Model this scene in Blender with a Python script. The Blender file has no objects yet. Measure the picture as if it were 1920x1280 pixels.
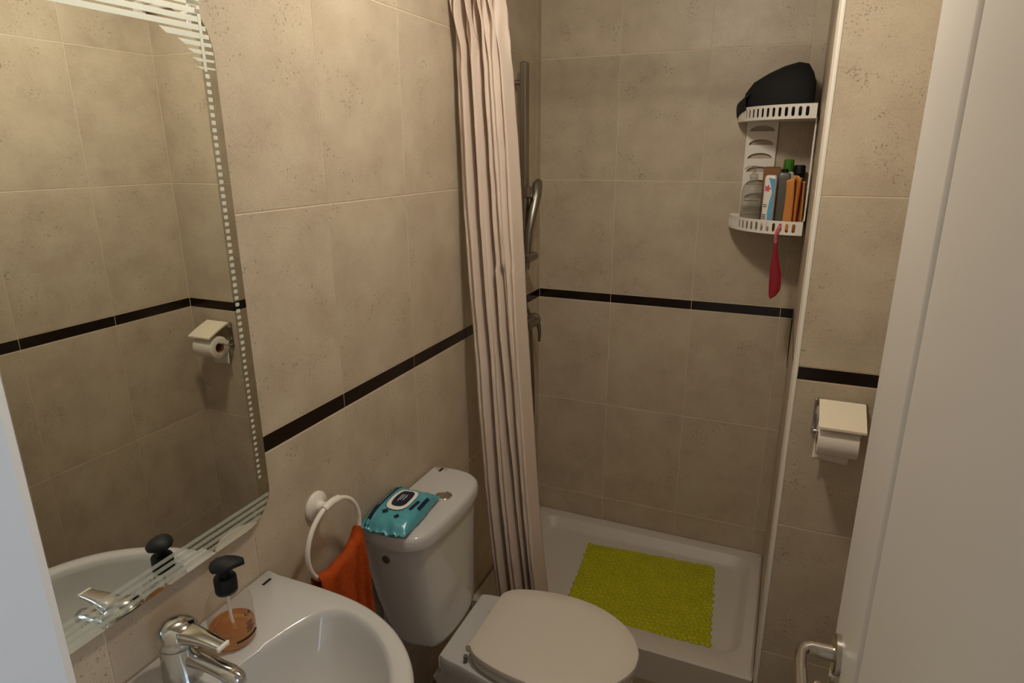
import bpy, math, random
from mathutils import Matrix, Vector, noise
random.seed(7)
sc = bpy.context.scene
COL = sc.collection
PI = math.pi

# ------------------------------------------------------------------ camera, world, lamp, exposure
cam_d = bpy.data.cameras.new('camera')
cam = bpy.data.objects.new('camera', cam_d); COL.objects.link(cam)
cam_d.sensor_fit = 'HORIZONTAL'; cam_d.sensor_width = 36.0
cam_d.lens = 1195.75 / 1920 * 36.0
cam_d.clip_start = 0.01
R = Matrix(((0.919571, -0.108322, 0.377697), (0.392897, 0.264703, -0.880661), (-0.004583, 0.958227, 0.285973)))
cam.matrix_world = Matrix.Translation((0.933, -2.474, 1.709)) @ R.to_4x4()
sc.camera = cam

world = bpy.data.worlds.new('world'); sc.world = world; world.use_nodes = True
bg = world.node_tree.nodes['Background']
bg.inputs['Color'].default_value = (0.66, 0.80, 1.0, 1)
bg.inputs['Strength'].default_value = 3.9

lamp_d = bpy.data.lights.new('ceiling_lamp', 'AREA'); lamp_d.shape = 'DISK'; lamp_d.size = 0.13
lamp_d.energy = 3.2; lamp_d.color = (1.0, 0.935, 0.82)
lamp = bpy.data.objects.new('ceiling_lamp', lamp_d); COL.objects.link(lamp)
lamp.location = (0.60, -1.27, 2.415)
dome_d = bpy.data.lights.new('ceiling_lamp_dome', 'POINT'); dome_d.energy = 13.4; dome_d.color = lamp_d.color; dome_d.shadow_soft_size = .06
dome = bpy.data.objects.new('ceiling_lamp_dome', dome_d); COL.objects.link(dome); dome.location = (0.60, -1.27, 2.355)
port_d = bpy.data.lights.new('added_window_portal', 'AREA'); port_d.shape = 'RECTANGLE'; port_d.size = .9; port_d.size_y = 1.2  # portal of the added, unseen hallway window
port_d.cycles.is_portal = True
port = bpy.data.objects.new('added_window_portal', port_d); COL.objects.link(port)
port.matrix_world = Matrix.Translation((2.40, -2.95, 1.5)) @ Matrix.Rotation(math.radians(90), 4, 'Y')

vs = sc.view_settings
vs.view_transform = 'Standard'; vs.look = 'None'; vs.gamma = 1.0; vs.use_curve_mapping = False
vs.exposure = 0.2
sc.display_settings.display_device = 'sRGB'
sc.cycles.max_bounces = 12; sc.cycles.diffuse_bounces = 6; sc.cycles.glossy_bounces = 6
sc.cycles.transmission_bounces = 8; sc.cycles.transparent_max_bounces = 16
sc.cycles.sample_clamp_indirect = 3.0

# ------------------------------------------------------------------ materials
def S(r, g, b):
    f = lambda c: (c / 255 / 12.92) if c / 255 <= .04045 else ((c / 255 + .055) / 1.055) ** 2.4
    return (f(r), f(g), f(b), 1)
def mat(name, col, rough=.5, metal=0, spec=.5, trans=0, ior=1.45, coat=0, bump=0, bscale=80, var=0, vscale=6, subs=0, sheen=0):
    m = bpy.data.materials.new(name); m.use_nodes = True
    nt = m.node_tree; b = nt.nodes['Principled BSDF']
    b.inputs['Base Color'].default_value = col
    b.inputs['Roughness'].default_value = rough; b.inputs['Metallic'].default_value = metal
    b.inputs['Specular IOR Level'].default_value = spec
    b.inputs['Transmission Weight'].default_value = trans; b.inputs['IOR'].default_value = ior
    b.inputs['Coat Weight'].default_value = coat
    if sheen: b.inputs['Sheen Weight'].default_value = sheen
    tc = nt.nodes.new('ShaderNodeTexCoord')
    if var:
        n = nt.nodes.new('ShaderNodeTexNoise'); n.inputs['Scale'].default_value = vscale; n.inputs['Detail'].default_value = 4
        nt.links.new(tc.outputs['Object'], n.inputs['Vector'])
        mx = nt.nodes.new('ShaderNodeMix'); mx.data_type = 'RGBA'
        mx.inputs['A'].default_value = tuple(c * (1 - var) for c in col[:3]) + (1,)
        mx.inputs['B'].default_value = tuple(min(1, c * (1 + var)) for c in col[:3]) + (1,)
        nt.links.new(n.outputs['Fac'], mx.inputs['Factor']); nt.links.new(mx.outputs['Result'], b.inputs['Base Color'])
    if bump:
        n = nt.nodes.new('ShaderNodeTexNoise'); n.inputs['Scale'].default_value = bscale; n.inputs['Detail'].default_value = 3
        nt.links.new(tc.outputs['Object'], n.inputs['Vector'])
        bp = nt.nodes.new('ShaderNodeBump'); bp.inputs['Strength'].default_value = bump; bp.inputs['Distance'].default_value = .002
        nt.links.new(n.outputs['Fac'], bp.inputs['Height']); nt.links.new(bp.outputs['Normal'], b.inputs['Normal'])
    return m

def tile_mat(name, c0, c1, pit, rough=.42):
    m = bpy.data.materials.new(name); m.use_nodes = True
    nt = m.node_tree; b = nt.nodes['Principled BSDF']; N = nt.nodes.new; Lk = nt.links.new
    tc = N('ShaderNodeTexCoord'); oi = N('ShaderNodeObjectInfo')
    mul = N('ShaderNodeMath'); mul.operation = 'MULTIPLY'; mul.inputs[1].default_value = 37.0
    Lk(oi.outputs['Random'], mul.inputs[0])
    add = N('ShaderNodeVectorMath'); add.operation = 'ADD'
    Lk(tc.outputs['Object'], add.inputs[0]); Lk(mul.outputs[0], add.inputs[1])
    n1 = N('ShaderNodeTexNoise'); n1.inputs['Scale'].default_value = 9; n1.inputs['Detail'].default_value = 5; n1.inputs['Roughness'].default_value = .6
    Lk(add.outputs[0], n1.inputs['Vector'])
    r1 = N('ShaderNodeMapRange'); r1.inputs['From Min'].default_value = .32; r1.inputs['From Max'].default_value = .68
    Lk(n1.outputs['Fac'], r1.inputs['Value'])
    mx = N('ShaderNodeMix'); mx.data_type = 'RGBA'; mx.inputs['A'].default_value = c0; mx.inputs['B'].default_value = c1
    Lk(r1.outputs['Result'], mx.inputs['Factor'])
    # fine grain
    n2 = N('ShaderNodeTexNoise'); n2.inputs['Scale'].default_value = 420; n2.inputs['Detail'].default_value = 2
    Lk(add.outputs[0], n2.inputs['Vector'])
    # pits: small spots gathered in clusters
    n3 = N('ShaderNodeTexNoise'); n3.inputs['Scale'].default_value = 165; n3.inputs['Detail'].default_value = 1.5
    Lk(add.outputs[0], n3.inputs['Vector'])
    n4 = N('ShaderNodeTexNoise'); n4.inputs['Scale'].default_value = 13; n4.inputs['Detail'].default_value = 3
    Lk(add.outputs[0], n4.inputs['Vector'])
    cl = N('ShaderNodeMapRange'); cl.inputs['From Min'].default_value = .47; cl.inputs['From Max'].default_value = .75
    cl.inputs['To Min'].default_value = 0; cl.inputs['To Max'].default_value = .17
    Lk(n4.outputs['Fac'], cl.inputs['Value'])
    sm = N('ShaderNodeMath'); sm.operation = 'ADD'; Lk(n3.outputs['Fac'], sm.inputs[0]); Lk(cl.outputs['Result'], sm.inputs[1])
    th = N('ShaderNodeMapRange'); th.inputs['From Min'].default_value = .72; th.inputs['From Max'].default_value = .785
    Lk(sm.outputs[0], th.inputs['Value'])
    gr = N('ShaderNodeMix'); gr.data_type = 'RGBA'; gr.blend_type = 'OVERLAY'; gr.inputs['Factor'].default_value = .22
    Lk(mx.outputs['Result'], gr.inputs['A']); Lk(n2.outputs['Fac'], gr.inputs['B'])
    pm = N('ShaderNodeMix'); pm.data_type = 'RGBA'; pm.inputs['B'].default_value = pit
    pf = N('ShaderNodeMath'); pf.operation = 'MULTIPLY'; pf.inputs[1].default_value = .5
    Lk(th.outputs['Result'], pf.inputs[0]); Lk(pf.outputs[0], pm.inputs['Factor'])
    Lk(gr.outputs['Result'], pm.inputs['A']); Lk(pm.outputs['Result'], b.inputs['Base Color'])
    bp = N('ShaderNodeBump'); bp.inputs['Strength'].default_value = .25; bp.inputs['Distance'].default_value = .001; bp.invert = True
    Lk(th.outputs['Result'], bp.inputs['Height']); Lk(bp.outputs['Normal'], b.inputs['Normal'])
    b.inputs['Roughness'].default_value = rough; b.inputs['Specular IOR Level'].default_value = .35
    return m

M = {}
M['tile'] = tile_mat('beige_tile', S(176, 159, 137), S(192, 177, 153), S(104, 86, 66))
M['floor_tile'] = tile_mat('floor_tile', S(112, 94, 74), S(128, 110, 88), S(78, 62, 48))
M['grout'] = mat('grout', S(214, 197, 172), .8)
M['border'] = mat('border_tile', S(30, 20, 15), .18, spec=.4)
M['paint'] = mat('white_paint', S(226, 222, 214), .6, bump=.08, bscale=60)
M['ceiling'] = mat('ceiling_paint', S(168, 163, 154), .7)
M['door'] = mat('door_paint', S(206, 198, 188), .38, bump=.05, bscale=25)
M['frame'] = mat('frame_paint', S(225, 226, 226), .45, bump=.12, bscale=70)
M['ceramic'] = mat('white_ceramic', S(190, 186, 181), .10, spec=.5, coat=.3)
M['seat'] = mat('seat_plastic', S(206, 196, 182), .32)
M['tray'] = mat('tray_acrylic', S(196, 186, 172), .42)
M['pvc'] = mat('white_pvc', S(226, 218, 206), .35)
M['chrome'] = mat('chrome', (.60, .59, .57, 1), .10, metal=1)
M['dullchrome'] = mat('worn_chrome', (.30, .27, .23, 1), .38, metal=1)
M['nickel'] = mat('brushed_nickel', (.50, .46, .41, 1), .24, metal=1)
M['mirror'] = mat('silvered_glass', (.92, .945, .90, 1), .0, metal=1)
M['glass_edge'] = mat('glass_edge', S(40, 44, 38), .2)
M['black'] = mat('black_plastic', S(20, 20, 20), .55, spec=.3)
M['blackfabric'] = mat('black_fabric', S(20, 20, 20), .85, bump=.5, bscale=300)
M['curtain'] = mat('cream_cloth', S(205, 186, 170), .75, bump=.15, bscale=500)
M['mat'] = mat('lime_pvc', S(172, 170, 12), .22, var=.16, vscale=14)
M['teal'] = mat('teal_film', S(80, 150, 160), .26, var=.2, vscale=22)
M['navy'] = mat('navy_print', S(22, 28, 52), .3)
M['white'] = mat('white_plastic', S(230, 222, 210), .4)
M['whiteprint'] = mat('white_print', S(205, 205, 205), .5)
M['orange'] = mat('orange_terry', S(170, 72, 28), .95, spec=.1, bump=1.0, bscale=260, var=.24, vscale=90)
M['cloth'] = mat('ochre_cloth', S(198, 128, 60), .85, bump=.6, bscale=300, var=.1)
M['clothedge'] = mat('cloth_edge', S(226, 170, 104), .85)
M['paper'] = mat('tissue', S(224, 214, 200), .9, bump=.2, bscale=250)
M['lid'] = mat('cream_plastic', S(232, 218, 192), .4)
M['red'] = mat('red_plastic', S(156, 28, 40), .3, trans=.25)
M['pink'] = mat('pink_plastic', S(226, 104, 120), .35, trans=.2)
M['green'] = mat('green_cap', S(62, 116, 30), .4)
M['brown'] = mat('brown_carton', S(136, 92, 54), .5)
M['slate'] = mat('slate_plastic', S(98, 92, 80), .35)
M['print_blue'] = mat('print_blue', S(92, 160, 196), .4)
M['print_pink'] = mat('print_pink', S(206, 84, 110), .4)
M['amber'] = mat('amber_soap', S(246, 176, 70), .05, trans=.85, ior=1.33)
M['mark'] = mat('dark_mark', S(46, 40, 40), .9, spec=.05)
M['cap'] = mat('brown_cap', S(96, 74, 68), .3)
M['rust'] = mat('dark_sealant', S(62, 44, 30), .7)
def clear(name, tint, alpha, rough=.03):
    m = bpy.data.materials.new(name); m.use_nodes = True; nt = m.node_tree
    for n in list(nt.nodes): nt.nodes.remove(n)
    o = nt.nodes.new('ShaderNodeOutputMaterial'); t = nt.nodes.new('ShaderNodeBsdfTransparent'); t.inputs['Color'].default_value = tint
    g = nt.nodes.new('ShaderNodeBsdfPrincipled'); g.inputs['Base Color'].default_value = (.5, .47, .42, 1); g.inputs['Roughness'].default_value = rough
    lw = nt.nodes.new('ShaderNodeLayerWeight'); lw.inputs['Blend'].default_value = .25
    mr = nt.nodes.new('ShaderNodeMapRange'); mr.inputs['To Min'].default_value = alpha; mr.inputs['To Max'].default_value = min(1, alpha + .45)
    mx = nt.nodes.new('ShaderNodeMixShader')
    nt.links.new(lw.outputs['Facing'], mr.inputs['Value']); nt.links.new(mr.outputs['Result'], mx.inputs[0])
    nt.links.new(t.outputs[0], mx.inputs[1]); nt.links.new(g.outputs[0], mx.inputs[2]); nt.links.new(mx.outputs[0], o.inputs[0])
    return m
M['clear'] = clear('clear_plastic', (.97, .95, .92, 1), .07)
M['gel'] = clear('clear_gel', (.86, .84, .80, 1), .16)
def frosted(name, fac):
    m = bpy.data.materials.new(name); m.use_nodes = True; nt = m.node_tree
    for n in list(nt.nodes): nt.nodes.remove(n)
    o = nt.nodes.new('ShaderNodeOutputMaterial'); t = nt.nodes.new('ShaderNodeBsdfTransparent')
    d = nt.nodes.new('ShaderNodeBsdfPrincipled'); d.inputs['Base Color'].default_value = (.80, .82, .72, 1); d.inputs['Roughness'].default_value = .45
    d.inputs['Metallic'].default_value = .35
    mx = nt.nodes.new('ShaderNodeMixShader'); mx.inputs[0].default_value = fac
    nt.links.new(t.outputs[0], mx.inputs[1]); nt.links.new(d.outputs[0], mx.inputs[2]); nt.links.new(mx.outputs[0], o.inputs[0])
    return m
M['frost'] = frosted('frosted_glass', .78)
M['frost_thin'] = frosted('thin_frosted_glass', .42)

# ------------------------------------------------------------------ mesh helpers
def mk(name, verts, faces, m, parent=None, smooth=None, label=None):
    me = bpy.data.meshes.new(name); me.from_pydata([tuple(v) for v in verts], [], faces)
    me.validate(); me.update()
    ms = m if isinstance(m, (list, tuple)) else [m]
    for k in ms: me.materials.append(M[k])
    if smooth is not None:
        for pl in me.polygons: pl.use_smooth = True
        me.set_sharp_from_angle(angle=math.radians(smooth))
    o = bpy.data.objects.new(name, me); COL.objects.link(o)
    if parent is not None: o.parent = parent
    if label: o['label'] = label
    return o
def empty(name, loc=(0, 0, 0)):
    o = bpy.data.objects.new(name, None); COL.objects.link(o); o.location = loc; o.empty_display_size = .05
    return o
class B:
    """collects geometry for one mesh"""
    def __init__(s): s.v = []; s.f = []
    def add(s, v, f):
        k = len(s.v); s.v += [tuple(x) for x in v]; s.f += [tuple(i + k for i in q) for q in f]; return s
    def loft(s, rings, c0=True, c1=True, closed=True):
        n = len(rings[0]); v = [p for r in rings for p in r]; f = []
        for i in range(len(rings) - 1):
            for j in range(n if closed else n - 1):
                a = i * n + j; b_ = i * n + (j + 1) % n
                f.append((a, b_, b_ + n, a + n))
        if c0: f.append(tuple(range(n - 1, -1, -1)))
        if c1: f.append(tuple(range((len(rings) - 1) * n, len(rings) * n)))
        return s.add(v, f)
    def box(s, lo, hi, ch=0.0):
        x0, y0, z0 = lo; x1, y1, z1 = hi
        if not ch:
            return s.add([(x0, y0, z0), (x1, y0, z0), (x1, y1, z0), (x0, y1, z0), (x0, y0, z1), (x1, y0, z1), (x1, y1, z1), (x0, y1, z1)],
                         [(3, 2, 1, 0), (4, 5, 6, 7), (0, 1, 5, 4), (1, 2, 6, 5), (2, 3, 7, 6), (3, 0, 4, 7)])
        def ring(i, z, c):
            a0, a1, b0, b1 = x0 + i, x1 - i, y0 + i, y1 - i
            return [(a0 + c, b0, z), (a1 - c, b0, z), (a1, b0 + c, z), (a1, b1 - c, z), (a1 - c, b1, z), (a0 + c, b1, z), (a0, b1 - c, z), (a0, b0 + c, z)]
        return s.loft([ring(ch, z0, ch), ring(0, z0 + ch, ch), ring(0, z1 - ch, ch), ring(ch, z1, ch)])
    def tube(s, path, rad, n=12, closed=False, flat=1.0, up=None):
        P = [Vector(p) for p in path]; k = len(P)
        rads = rad if isinstance(rad, (list, tuple)) else [rad] * k
        T = []
        for i in range(k):
            a = P[(i - 1) % k] if (i > 0 or closed) else P[i]; b_ = P[(i + 1) % k] if (i < k - 1 or closed) else P[i]
            T.append((b_ - a).normalized())
        u = Vector(up) if up else (Vector((0, 0, 1)) if abs(T[0].z) < .9 else Vector((1, 0, 0)))
        u = (u - T[0] * u.dot(T[0])).normalized(); rings = []
        for i in range(k):
            u = (u - T[i] * u.dot(T[i])).normalized(); w = T[i].cross(u)
            rings.append([tuple(P[i] + u * (math.cos(2 * PI * j / n) * rads[i]) + w * (math.sin(2 * PI * j / n) * rads[i] * flat)) for j in range(n)])
        if closed:
            rings.append(rings[0]); return s.loft(rings, False, False)
        return s.loft(rings)
    def lathe(s, prof, c=(0, 0, 0), axis='z', n=32, c0=True, c1=True):
        rings = []
        for r, h in prof:
            rg = []
            for j in range(n):
                a = 2 * PI * j / n; ca, sa = r * math.cos(a), r * math.sin(a)
                if axis == 'z': p = (c[0] + ca, c[1] + sa, c[2] + h)
                elif axis == 'x': p = (c[0] + h, c[1] + ca, c[2] + sa)
                else: p = (c[0] + sa, c[1] + h, c[2] + ca)
                rg.append(p)
            rings.append(rg)
        return s.loft(rings, c0, c1)
    def build(s, name, m, parent=None, smooth=35, label=None): return mk(name, s.v, s.f, m, parent, smooth, label)
def tag(o, label=None, cat=None, group=None, kind=None):
    if label: o['label'] = label
    if cat: o['category'] = cat
    if group: o['group'] = group
    if kind: o['kind'] = kind
    return o
def catmull(pts, n, closed=True):
    P = [Vector(p) for p in pts]; k = len(P); seg = k if closed else k - 1; out = []
    dense = []
    for i in range(seg):
        g = (lambda q: P[q % k]) if closed else (lambda q: P[max(0, min(k - 1, q))])
        p0, p1, p2, p3 = g(i - 1), g(i), g(i + 1), g(i + 2)
        for q in range(16):
            t = q / 16
            dense.append(.5 * ((2 * p1) + (p2 - p0) * t + (2 * p0 - 5 * p1 + 4 * p2 - p3) * t * t + (3 * p1 - p0 - 3 * p2 + p3) * t ** 3))
    if not closed: dense.append(P[-1])
    D = dense + ([dense[0]] if closed else [])
    L = [0]
    for a, b_ in zip(D, D[1:]): L.append(L[-1] + (b_ - a).length)
    tot = L[-1]; j = 0
    for i in range(n):
        d = tot * i / (n if closed else n - 1)
        while j < len(L) - 2 and L[j + 1] < d: j += 1
        t = (d - L[j]) / max(1e-9, L[j + 1] - L[j]); out.append(D[j].lerp(D[j + 1], min(1, t)))
    return out
def sym_outline(hw, yc, n=96):
    """closed outline from (x, half width) pairs, back to front"""
    pts = [(x, yc + w, 0) for x, w in hw if w > 0]
    tip = [(x, yc, 0) for x, w in hw if w == 0]
    pts = pts + tip + [(x, 2 * yc - y, 0) for x, y, _ in reversed(pts)]
    return catmull(pts, n)
def ring_at(outline, c, sx, sy, z, dx=0):
    return [(c[0] + (p[0] - c[0]) * sx + dx, c[1] + (p[1] - c[1]) * sy, z) for p in outline]
def rrect(x0, y0, x1, y1, r, n=6):
    out = []
    for cx, cy, a0 in ((x1 - r, y1 - r, 0), (x0 + r, y1 - r, 90), (x0 + r, y0 + r, 180), (x1 - r, y0 + r, 270)):
        for k in range(n + 1):
            a = math.radians(a0 + 90 * k / n); out.append((cx + r * math.cos(a), cy + r * math.sin(a)))
    return out

# ------------------------------------------------------------------ room shell
ZB1, ZB0 = 1.156, 1.1187          # black border, top and bottom
TH, TW = .4435, .318
YS, XN, XR, YF, ZC = -.692, .9874, 1.262, -2.19, 2.43
ZCUT = [0, .2317, .6752, ZB0, ZB1, ZB1 + TH, ZB1 + 2 * TH, ZC]
G = .0013                          # half a joint
DEPTH = .0014
cache = {}
def tile_mesh(w, h, key):
    k = (round(w, 4), round(h, 4), key)
    if k in cache: return cache[k]
    c = .0006; a, b_ = w / 2, h / 2
    v = [(-a, -b_, -DEPTH), (a, -b_, -DEPTH), (a, b_, -DEPTH), (-a, b_, -DEPTH),
         (-a, -b_, -c), (a, -b_, -c), (a, b_, -c), (-a, b_, -c),
         (-a + c, -b_ + c, 0), (a - c, -b_ + c, 0), (a - c, b_ - c, 0), (-a + c, b_ - c, 0)]
    f = [(0, 1, 5, 4), (1, 2, 6, 5), (2, 3, 7, 6), (3, 0, 4, 7), (4, 5, 9, 8), (5, 6, 10, 9), (6, 7, 11, 10), (7, 4, 8, 11), (8, 9, 10, 11)]
    me = bpy.data.meshes.new('tile'); me.from_pydata(v, [], f); me.materials.append(M[key]); me.update()
    cache[k] = me; return me
def lay(parent, org, u, v, nrm, uc, vc, key='tile', skip=None):
    u, v, nrm, org = Vector(u), Vector(v), Vector(nrm), Vector(org)
    rot = Matrix((u, v, nrm)).transposed().to_4x4()
    for i in range(len(uc) - 1):
        for j in range(len(vc) - 1):
            if skip and skip(uc[i], uc[i + 1], vc[j], vc[j + 1]): continue
            w, h = uc[i + 1] - uc[i] - 1.3 * G, vc[j + 1] - vc[j] - 2 * G
            if w < .006 or h < .006: continue
            band = key == 'tile' and abs(vc[j] - ZB0) < 1e-6
            o = bpy.data.objects.new('border_tile' if band else 'tile', tile_mesh(w, h, 'border' if band else key))
            COL.objects.link(o); o.parent = parent
            c = org + u * ((uc[i] + uc[i + 1]) / 2) + v * ((vc[j] + vc[j + 1]) / 2)
            o.matrix_local = Matrix.Translation(c) @ rot
def slab(name, lo, hi, m, label=None): 
    o = B().box(lo, hi).build(name, m, smooth=None); o['kind'] = 'structure'
    if label: o['label'] = label
    return o
def mkcut(start, step, lo, hi):
    c = [start + step * k for k in range(-12, 13)]
    return [lo] + [x for x in c if lo + .004 < x < hi - .004] + [hi]

wl = slab('wall_left', (-.10, -2.305, 0), (-DEPTH + .0004, .10, ZC), 'grout')
lay(wl, (0, 0, 0), (0, 1, 0), (0, 0, 1), (1, 0, 0), mkcut(-.685, TW, YF, 0), ZCUT)
wb = slab('wall_back', (-DEPTH, DEPTH - .0004, 0), (XR + .1, .10, ZC), 'grout')
lay(wb, (0, 0, 0), (1, 0, 0), (0, 0, 1), (0, -1, 0), mkcut(.3068, TW, 0, XN), ZCUT)
ws = slab('wall_stub', (XN + DEPTH - .0004, YS + DEPTH - .0004, 0), (XR + .1, .0, ZC), 'grout')
lay(ws, (0, YS, 0), (1, 0, 0), (0, 0, 1), (0, -1, 0), [1.000, XR], ZCUT)
lay(ws, (XN, 0, 0), (0, -1, 0), (0, 0, 1), (-1, 0, 0), [0, .06, .06 + TW, -YS - .012], ZCUT)
wr = slab('wall_right', (XR + DEPTH - .0004, -2.305, 0), (XR + .10, YS + .1, ZC), 'grout')
lay(wr, (XR, 0, 0), (0, -1, 0), (0, 0, 1), (-1, 0, 0), mkcut(-YS, TW, -YS, -YF), ZCUT)
fl = slab('floor', (-.1, -3.6, -.1), (2.5, .1, -DEPTH + .0004), 'grout')
lay(fl, (0, 0, 0), (1, 0, 0), (0, 1, 0), (0, 0, 1), mkcut(.30, TW, 0, XR), mkcut(-.98, TW, -2.305, -.7), 'floor_tile')
slab('ceiling', (-.1, -3.6, ZC), (2.5, .1, ZC + .1), 'ceiling')
# wall with the doorway
XJ0, XJ1, ZD = .37, 1.115, 2.03
wf = B().box((0, -2.305, 0), (XJ0 - .035, YF, ZC)).box((XJ1 + .035, -2.305, 0), (XR, YF, ZC)).box((XR, -2.305, 0), (2.5, -2.205, ZC)).box((XJ0 - .035, -2.305, ZD + .035), (XJ1 + .035, YF, ZC)).build('wall_front', 'paint', smooth=None)
wf['kind'] = 'structure'
# hallway outside the door; unseen window added so daylight cools the door post
slab('wall_hall_left', (-.1, -3.5, 0), (0, -2.305, ZC), 'paint')
slab('wall_hall_back', (-.1, -3.6, 0), (2.5, -3.5, ZC), 'paint')
wh = B().box((2.4, -3.5, 0), (2.5, -2.305, .9)).box((2.4, -3.5, 2.1), (2.5, -2.305, ZC)).box((2.4, -3.5, .9), (2.5, -3.4, 2.1)).box((2.4, -2.5, .9), (2.5, -2.305, 2.1)).build('wall_hall_right', 'paint', smooth=None); wh['kind'] = 'structure'
# door frame, edge towards the room eased
ch = .013
def jamb(xa, xb, room):
    # xa: outer (wall side), xb: opening side
    s = 1 if xb > xa else -1
    sec = [(xa, -2.306), (xb, -2.306), (xb, YF - ch + .002), (xb - s * ch, YF + .002), (xa, YF + .002)]
    if s < 0: sec = sec[::-1]
    return [[(x, y, z) for x, y in sec] for z in (0, ZD + .035)]
tr = B().loft(jamb(XJ0 - .035, XJ0, 1)).loft(jamb(XJ1 + .035, XJ1, 1)).box((XJ0, -2.306, ZD), (XJ1, YF + .002, ZD + .035)).build('trim_1', 'frame', smooth=20)
tag(tr, 'white painted door frame post at the left foreground', kind='structure')
# white corner profile on the edge of the stub wall
def arc(cx, cy, r, a0, a1, n): return [(cx + r * math.cos(math.radians(a0 + (a1 - a0) * k / n)), cy + r * math.sin(math.radians(a0 + (a1 - a0) * k / n))) for k in range(n + 1)]
sec = [(1.0005, YS - .001)] + [(1.0005, YS + .006)] + [(XN + .006, YS + .0125), (XN - .001, YS + .0125)] + arc(XN + .0115, YS + .0115 - .0005, .0125, 180, 270, 6)[0:]
tr = B().loft([[(x, y, z) for x, y in sec] for z in (.0, ZC)]).build('trim_2', 'pvc', smooth=40)
tag(tr, 'white plastic corner profile on the edge of the stub wall', kind='structure')
tr = B().tube([(XN - .001, -.002, .93), (XN - .0015, -.002, 1.02), (XN - .002, -.003, 1.117)], [.0008, .0018, .0028], 6).build('trim_3', 'rust')
tag(tr, 'dark stained sealant line in the right shower corner', kind='structure')

# door leaf, opened along the right wall
dx, dy0, dy1 = 1.075, -2.185, -1.488
d = empty('door_1', (1.095, dy0, 0)); tag(d, 'white painted door leaf standing open on the right', kind='structure')
def ch_(o, p): o.parent = p; o.matrix_parent_inverse = Matrix.Translation(p.location).inverted(); return o
leaf = B().box((dx, dy0, .008), (dx + .038, dy1, ZD - .005), .0025).build('leaf', 'door', smooth=20); ch_(leaf, d)
# bead that frames the raised field
yb, zb0, zb1 = -1.708, .16, 1.90
pth = []
bd = B()
def bead(a, b_):
    n = Vector((-1, 0, 0)); t = (Vector(b_) - Vector(a)).normalized(); w = t.cross(n); rings = []
    prof = [(-.026, 0), (-.016, .0008), (-.007, .0019), (.0, .0044), (.003, .0047), (.006, .0038), (.010, .0)]
    for p in (a, b_): rings.append([tuple(Vector(p) + w * q + n * h) for q, h in prof])
    bd.loft(rings, False, False, closed=False)
bead((dx, yb, zb0), (dx, yb, zb1)); bead((dx, -2.168, zb1), (dx, -2.168, zb0)); bead((dx, yb, zb1), (dx, -2.168, zb1)); bead((dx, -2.168, zb0), (dx, yb, zb0))
ch_(bd.build('panel_bead', 'door', smooth=40), d)
hy, hz = -1.560, .980
hd = B().lathe([(.030, 0), (.030, -.007), (.027, -.0095), (.013, -.010)], (dx, hy, hz), 'x', 32).build('rosette', 'nickel'); ch_(hd, d)
lv = B().tube([(dx - .008, hy, hz), (dx - .025, hy, hz), (dx - .040, hy - .001, hz + .001), (dx - .049, hy - .006, hz + .001), (dx - .0535, hy - .018, hz), (dx - .054, hy - .04, hz - .002), (dx - .053, hy - .075, hz - .005), (dx - .052, hy - .115, hz - .006)],
              [.0125, .0115, .0105, .0098, .009, .009, .0095, .0085], 16).build('lever', 'nickel'); ch_(lv, d)
hd = B().lathe([(.026, 0), (.026, -.006), (.023, -.008)], (dx, hy, hz - .075), 'x', 24).tube([(dx - .006, hy, hz - .075), (dx - .024, hy, hz - .075)], [.007, .005], 10).box((dx - .028, hy - .004, hz - .090), (dx - .018, hy + .004, hz - .058), .002).build('thumb_turn', 'nickel'); ch_(hd, d)

# ------------------------------------------------------------------ shower tray
tray = empty('shower_tray', (.49, -.35, 0)); tag(tray, 'white shower tray with rounded recess in the niche', 'shower tray')
zt, zf = .126, .084
out = rrect(.002, -.705, XN - .002, -.002, .006, 6)
inn = lambda i: rrect(.050 + i, -.622 + i, .942 - i, -.058 - i, .07 - i * .4, 6)
R_ = [[(x, y, 0.0) for x, y in out], [(x, y, zt - .008) for x, y in out], [(x, y, zt) for x, y in rrect(.010, -.697, XN - .010, -.010, .006, 6)],
      [(x, y, zt) for x, y in inn(-.004)], [(x, y, zt - .004) for x, y in inn(.002)], [(x, y, zf + .010) for x, y in inn(.020)], [(x, y, zf + .002) for x, y in inn(.030)], [(x, y, zf) for x, y in inn(.040)]]
ch_(B().loft(R_).build('basin', 'tray', smooth=40), tray)
ch_(B().lathe([(.034, 0), (.034, .004), (.03, .006)], (.098, -.30, zf), 'z', 24).build('drain', 'dullchrome'), tray)

# pebble mat
mo = empty('shower_mat', (.56, -.35, zf)); tag(mo, 'lime green pebble bath mat lying in the shower tray', 'bath mat')
bm_ = B(); ang = math.radians(4.5); ca, sa = math.cos(ang), math.sin(ang)
org = Vector((.292, -.150, zf))
nx, ny = 27, 24; px, py = .52 / nx, .46 / ny
def pebble(cx, cy, rx, ry, a, h):
    n = 9; rings = []
    for rr, hh in ((1.0, .0), (.97, .45), (.78, .85), (.4, 1.0)):
        rg = []
        for k in range(n):
            t = 2 * PI * k / n; X = rx * rr * math.cos(t); Y = ry * rr * math.sin(t)
            X, Y = X * math.cos(a) - Y * math.sin(a), X * math.sin(a) + Y * math.cos(a)
            x, y = cx + X, cy + Y
            rg.append((org.x + x * ca + y * sa, org.y + x * sa - y * ca, org.z + .0006 + h * hh))
        rings.append(rg[::-1])
    bm_.loft(rings, False, True)
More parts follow.
